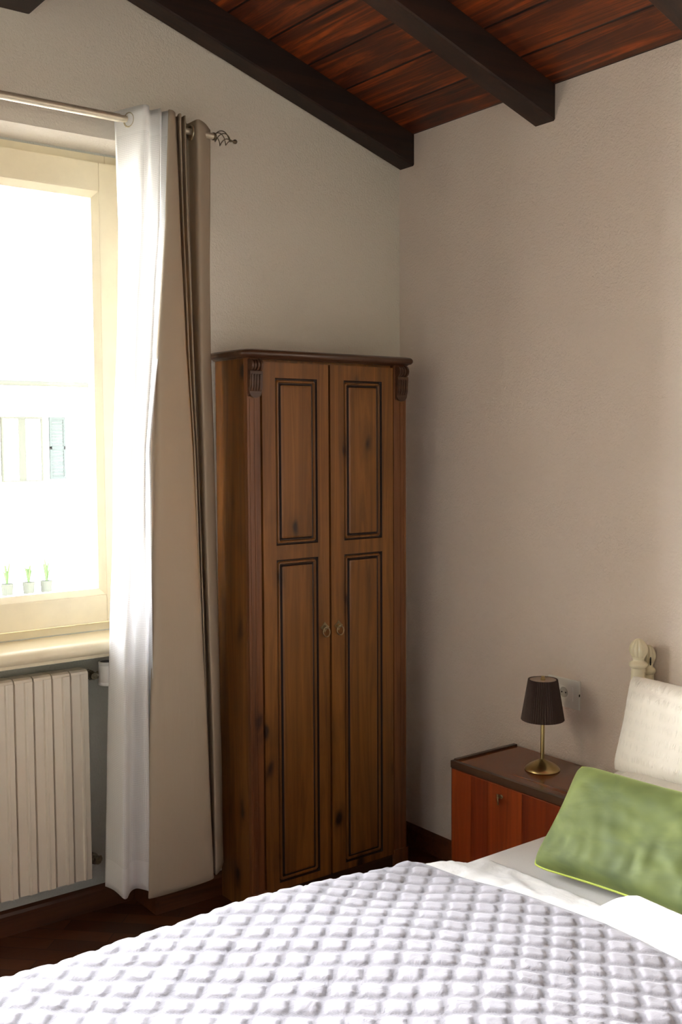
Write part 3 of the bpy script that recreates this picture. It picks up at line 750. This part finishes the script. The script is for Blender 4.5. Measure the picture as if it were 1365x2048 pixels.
# ------------------------------------------------------------------ bed
BY0, BY1 = -1.20, -2.80
bd = thing('bed', 'cream painted bed with turned fluted post finial against the right wall', 'bed', (-1.1, -2.0, 0))
def post(x, y, top, r, name):
    bm = lathe(B(), [(r, 0), (r, top-.088), (r*1.0, top-.086)], (x, y, 0), n=28)
    p = link_mesh(name, bm, 'bedpaint', bd, smooth='auto')
    bm = lathe(B(), [(r*1.0, -.09), (r*1.15, -.088), (r*1.32, -.082), (r*1.32, -.077), (r*1.12, -.071), (r*.80, -.068), (r*.76, -.062), (r*.95, -.057), (r*.9, -.054)], (x, y, top), n=32)
    bell = [(r*1.30*math.sin(PI*(.17+.81*t))**.55, -.056+.056*t) for t in np.linspace(0, 1, 18)]
    lathe(bm, bell, (x, y, top), n=72, rmod=lambda a, r_, h_: 1 - .20*(1-abs(math.sin(a*5)))**2.5)
    link_mesh('finial', bm, 'bedpaint', p, smooth=True)
    return p
post(-.080, -1.214, 1.012, .0215, 'bed_post')
post(-.080, -2.786, 1.012, .0215, 'bed_post')
post(-.0245, -1.210, .985, .0170, 'rear_post')
bm = tube(B(), ring_pts((-.052, -1.238, .943), .011, (.6, -.8, 0), 20)[2:12], .0024, 8); link_mesh('hook', bm, 'black', bd)
bm = B()
box(bm, -.095, -.065, -2.77, -1.23, .84, .875, .006); box(bm, -.09, -.07, -2.77, -1.23, .38, .44, .004)
for k in range(9): y = -1.40-k*.155; tube(bm, [(-.08, y, .43), (-.08, y, .85)], .009, 10)
link_mesh('headboard_panel', bm, 'bedpaint', bd)
bm = B(); box(bm, -2.16, -.09, BY0-.012, BY0-.034, .22, .33, .003); link_mesh('side_rail', bm, 'bedpaint', bd)
bm = B(); box(bm, -2.16, -.09, BY1+.034, BY1+.012, .22, .33, .003); link_mesh('side_rail', bm, 'bedpaint', bd)
for y in (-1.23, -2.77): link_mesh('leg', box(B(), -2.19, -2.14, y-.025, y+.025, 0, .36, .004), 'bedpaint', bd)
bm = box(B(), -2.18, -2.155, -2.76, -1.24, .2, .36, .004); link_mesh('foot_rail', bm, 'bedpaint', bd)

bm = box(B(), -2.15, -.105, BY1, BY0, .335, .490, .022, 4)
tag(link_mesh('mattress', bm, 'sheet', origin=(-1.1, -2, .335), smooth='auto'), 'mattress under a light grey fitted sheet, showing between cushion and turned-back duvet', 'mattress')

# cloth surfaces over the bed: cross-section runs across the bed, hanging down both sides
EY, EY2, RR = -1.172, -2.83, .11
def sstep(a, b, x): t = min(1, max(0, (x-a)/(b-a))); return t*t*(3-2*t)
def ztop(x, y):
    # fuller towards the foot, thin at the turned-back edge
    z = .590
    z -= .034*sstep(-1.45, -.98, x)
    z += .022*math.exp(-((y+1.85)/.45)**2)*sstep(-2.2, -1.0, x)
    z += .010*mn.noise(Vector((x*2.2, y*2.2, 4.0))) + .004*mn.noise(Vector((x*6, y*6, 8)))
    return z
def cover_point(x, s, e, off=0.0, hang=.34, rr=RR, zf=ztop):
    """s: metres across from window-side hem; returns (x,y,z) with outward offset"""
    sh_ = hang; arc = PI/2*rr
    if s < sh_:                       # hanging part
        y = e + .010*mn.noise(Vector((x*5, s*3, 2))); z = zf(x, e-rr) - rr - (sh_-s); n = Vector((0, 1, 0))
        if z < .12: z = .12
    elif s < sh_+arc:
        a = (s-sh_)/rr; y = e - rr + rr*math.cos(a); z = zf(x, e-rr) - rr + rr*math.sin(a); n = Vector((0, math.cos(a), math.sin(a)))
    else:
        y = e - rr - (s-sh_-arc); z = zf(x, y); n = Vector((0, 0, 1))
    return Vector((x, y, z)) + n*off, n
PX, PY = .088, .074
def ogee(u, v):
    """distance-like value 0 on the stitched channel .. 1 in the cell, in metres"""
    best = 1.0
    c = math.cos(2*PI*u/PX)
    k0 = math.floor(v/(PY/2))
    sl = abs(math.sin(2*PI*u/PX))
    for k in (k0-1, k0, k0+1, k0+2):
        sg = 1 if k % 2 == 0 else -1
        l = (k + sg*.46*c)*PY/2
        d = abs(v-l)/math.sqrt(1+(.46*PY/2*2*PI/PX*sl)**2)
        if d < best: best = d
    return best
def quilt_h(u, v):
    d = ogee(u, v)
    if d < .0062:                       # channel with three stitch lines
        return .0005*math.cos(d*2*PI/.0042)
    t = min(1, (d-.0062)/.011)
    return .0038*(math.sin(t*PI/2)**.8)*(1+.25*mn.noise(Vector((u*30, v*30, 0))))
def cloth_grid(xs_fn, ss, rows, offf, e, hang, rr=RR, zf=ztop):
    bm = B(); grid = []
    for s in ss:
        grid.append([bm.verts.new(cover_point(x, s, e, offf(x, s), hang, rr, zf)[0]) for x in xs_fn(s)])
    for A, D in zip(grid, grid[1:]):
        for i in range(len(A)-1): bm.faces.new((A[i], A[i+1], D[i+1], D[i]))
    return bm
# white duvet below, turned back near the pillows
def zduv(x, y):
    z = ztop(x, y) - .014
    # rolled edge down to the sheet
    z -= .028*sstep(-.95, -.80, x)
    # lifted flap
    z += .034*math.exp(-((y+1.80)/.10)**2)*sstep(-1.0, -.80, x)
    return z
smax = .30 + PI/2*.10 + 1.45
NS, NXC = 230, 110
def duv_edge(s):
    y = -1.18 - max(0, s-.40)
    ex = -.752 - .03*sstep(-1.5, -1.68, y)*0 - .022*max(0, min(1, (-y-1.25)/.45)) + .008*mn.noise(Vector((y*9, 0, 3)))
    ex += -.03*math.exp(-((y+1.665)/.05)**2) + .02*math.exp(-((y+1.76)/.06)**2)
    return ex
def duv_x(s):
    e_ = duv_edge(s); return [e_ - 1.45*(t**1.0) for t in np.linspace(0, 1, NXC)]
def duv_off(x, s):
    d = duv_edge(s)-x
    r = .030
    roll = -(r-math.sqrt(max(0, r*r-(r-min(d, r))**2))) if d < r else 0
    wr = .0045*mn.noise(Vector((x*26, s*16, 5))) + .003*mn.noise(Vector((x*60, s*45, 9)))
    return roll*1.0 + wr*sstep(0, .03, d)
bm = cloth_grid(duv_x, np.linspace(0, smax, NS), None, duv_off, -1.182, .30, .10, zduv)
dv = link_mesh('duvet', bm, 'duvet', origin=(-1.5, -2, .5), smooth=True)
md = dv.modifiers.new('thickness', 'SOLIDIFY'); md.thickness = .006; md.offset = -1
tag(dv, 'white crinkled duvet turned back below the green cushion', 'duvet')
# folded-over corner of the duvet (raised flap)
bm = B(); g = []
A0, A1, A2 = Vector((-.905, -1.700, .560)), Vector((-.790, -1.735, .592)), Vector((-.835, -2.35, .600)); A3 = Vector((-.99, -2.35, .584))
for i in np.linspace(0, 1, 28):
    row = []
    for j in np.linspace(0, 1, 70):
        p = (A0.lerp(A1, i)).lerp(A3.lerp(A2, i), j)
        p.z += .009*math.sin(PI*min(1, i*1.0))**.7 * (1-.5*j) + .003*mn.noise(Vector((p.x*28, p.y*18, 2))) + .001
        if i > .93: p.z -= .016*(i-.93)/.07
        if j < .05: p.z -= .010*(1-j/.05)
        row.append(bm.verts.new(p))
    g.append(row)
for A, D in zip(g, g[1:]):
    for i in range(len(A)-1): bm.faces.new((A[i], A[i+1], D[i+1], D[i]))
fl = link_mesh('turned_corner', bm, 'duvet', dv, smooth=True)
md = fl.modifiers.new('thickness', 'SOLIDIFY'); md.thickness = .012; md.offset = -1

# quilt
def quilt_edge(s):
    y = EY - max(0, s-.40)
    ex = -1.012 + .075*sstep(-1.30, -1.80, y)*0
    pts_y = [-1.15, -1.30, -1.50, -1.68, -1.81, -2.0, -3.0]; pts_x = [-1.03, -1.012, -.985, -.965, -.945, -.955, -.98]
    ex = float(np.interp(-y, [-p for p in pts_y], pts_x))
    return ex + .003*mn.noise(Vector((y*12, 1, 1)))
q_off = lambda x, s: quilt_h(x + .009*mn.noise(Vector((x*5, s*5, 0))), s + .009*mn.noise(Vector((x*5, s*5, 7)))) + .0035*mn.noise(Vector((x*14, s*14, 3)))
QX = 330; QS = 440
ss = np.concatenate([np.linspace(0, .22, 20)[:-1], np.linspace(.22, .36+PI/2*RR+1.42, QS)])
qx = lambda s: [quilt_edge(s) - 1.25*t for t in np.linspace(0, 1, QX)]
def qoff2(x, s):
    d = quilt_edge(s)-x
    if d < .012: return .001 + .003*math.sin(min(1, d/.012)*PI/2)
    return .004 + q_off(x, s)*sstep(.012, .022, d)
bm = cloth_grid(qx, ss, None, qoff2, EY, .36, RR, ztop)
lay = bm.verts.layers.float.new('stitching')
bm.verts.ensure_lookup_table(); _vi = 0
for s_ in ss:
    for x_ in qx(s_):
        d_ = ogee(x_ + .009*mn.noise(Vector((x_*5, s_*5, 0))), s_ + .009*mn.noise(Vector((x_*5, s_*5, 7))))
        bm.verts[_vi][lay] = 1.0 - min(1, max(0, (d_-.0055)/.003)); _vi += 1
ql = link_mesh('quilt', bm, 'quilt', origin=(-1.5, -2, .5), smooth=True)
md = ql.modifiers.new('thickness', 'SOLIDIFY'); md.thickness = .004; md.offset = -1
tag(ql, 'pale lilac grey quilt with stitched wavy diamond pattern across the bed', 'quilt')

# ------------------------------------------------------------------ pillows and cushion
def cushion(bl, ax, up_, w, hgt, th, mat, seed, nu=60, nv=44, ear=.035, power=.42, wr=.004, crease=0.0, rnd=.035):
    """bl: lower corner; ax, up_: unit vectors of width and height; returns bmesh and seam points"""
    bl = Vector(bl); ax = Vector(ax).normalized(); up_ = Vector(up_).normalized(); nn = ax.cross(up_).normalized()
    up_ = nn.cross(ax).normalized()
    bm = B(); F = []; K = []
    def pos(u, v, side):
        a, b = 2*u-1, 2*v-1
        # pinched sides between pointed corners
        pu = a*(1 - ear*(1-b*b) - rnd*b**12); pv = b*(1 - ear*1.3*(1-a*a) - rnd*1.4*a**12)
        t = ((1-a**4)*(1-b**4)); t = max(0, t)**power
        wn_ = wr*mn.noise(Vector((u*7, v*7, seed+side))) + wr*.6*mn.noise(Vector((u*17, v*12, seed+side*3)))
        edge = min(1, 4*min(u, 1-u, v, 1-v)*2)
        cr = crease*mn.noise(Vector((u*22, v*5, seed)))*(1-v)**2*edge
        return bl + ax*(w*(pu+1)/2) + up_*(hgt*(pv+1)/2) + nn*side*(th/2*t + (wn_+cr)*edge)
    us = [0.5-0.5*math.cos(PI*i/nu) for i in range(nu+1)]; vs2 = [0.5-0.5*math.cos(PI*j/nv) for j in range(nv+1)]
    for v in vs2:
        F.append([bm.verts.new(pos(u, v, 1)) for u in us])
    for j, v in enumerate(vs2):
        row = []
        for i, u in enumerate(us):
            row.append(F[j][i] if (i in (0, nu) or j in (0, nv)) else bm.verts.new(pos(u, v, -1)))
        K.append(row)
    for G, fl_ in ((F, False), (K, True)):
        for j in range(nv):
            for i in range(nu):
                q = (G[j][i], G[j][i+1], G[j+1][i+1], G[j+1][i])
                bm.faces.new(q[::-1] if fl_ else q)
    seam = [F[0][i].co.copy() for i in range(nu)] + [F[j][nu].co.copy() for j in range(nv)] + [F[nv][nu-i].co.copy() for i in range(nu)] + [F[nv-j][0].co.copy() for j in range(nv)]
    return bm, seam

bm, seam = cushion((-.715, -1.365, .512), (.10, -.995, .0), (.20, .03, .205), .52, .310, .13, 'velvet', 3, ear=.05, crease=.012, wr=.005)
gc = link_mesh('green_cushion', bm, 'velvet', origin=(-.62, -1.65, .50), smooth=True)
tag(gc, 'rectangular green velvet cushion with lime piping lying on the bed', 'cushion')
link_mesh('piping', tube(B(), seam, .0035, 8, True), 'piping', gc, smooth=True)
bm, _ = cushion((-.268, -1.272, .655), (.02, -1, .0), (.085, .012, .27), .64, .283, .13, 'pillow', 9, ear=.03, wr=.006, rnd=.02)
tag(link_mesh('pillow', bm, 'pillow', origin=(-.2, -1.55, .5), smooth=True), 'ivory pillow with textured rows standing upright behind the green cushion', 'pillow', 'bed pillows')
bm, _ = cushion((-.455, -1.232, .588), (.0, -1, .0), (1, .0, .03), .62, .34, .17, 'pillow', 14, ear=.02, wr=.005, power=.5)
tag(link_mesh('pillow', bm, 'pillow', origin=(-.33, -1.55, .55), smooth=True), 'ivory pillow lying flat under the upright one, rounded end showing', 'pillow', 'bed pillows')
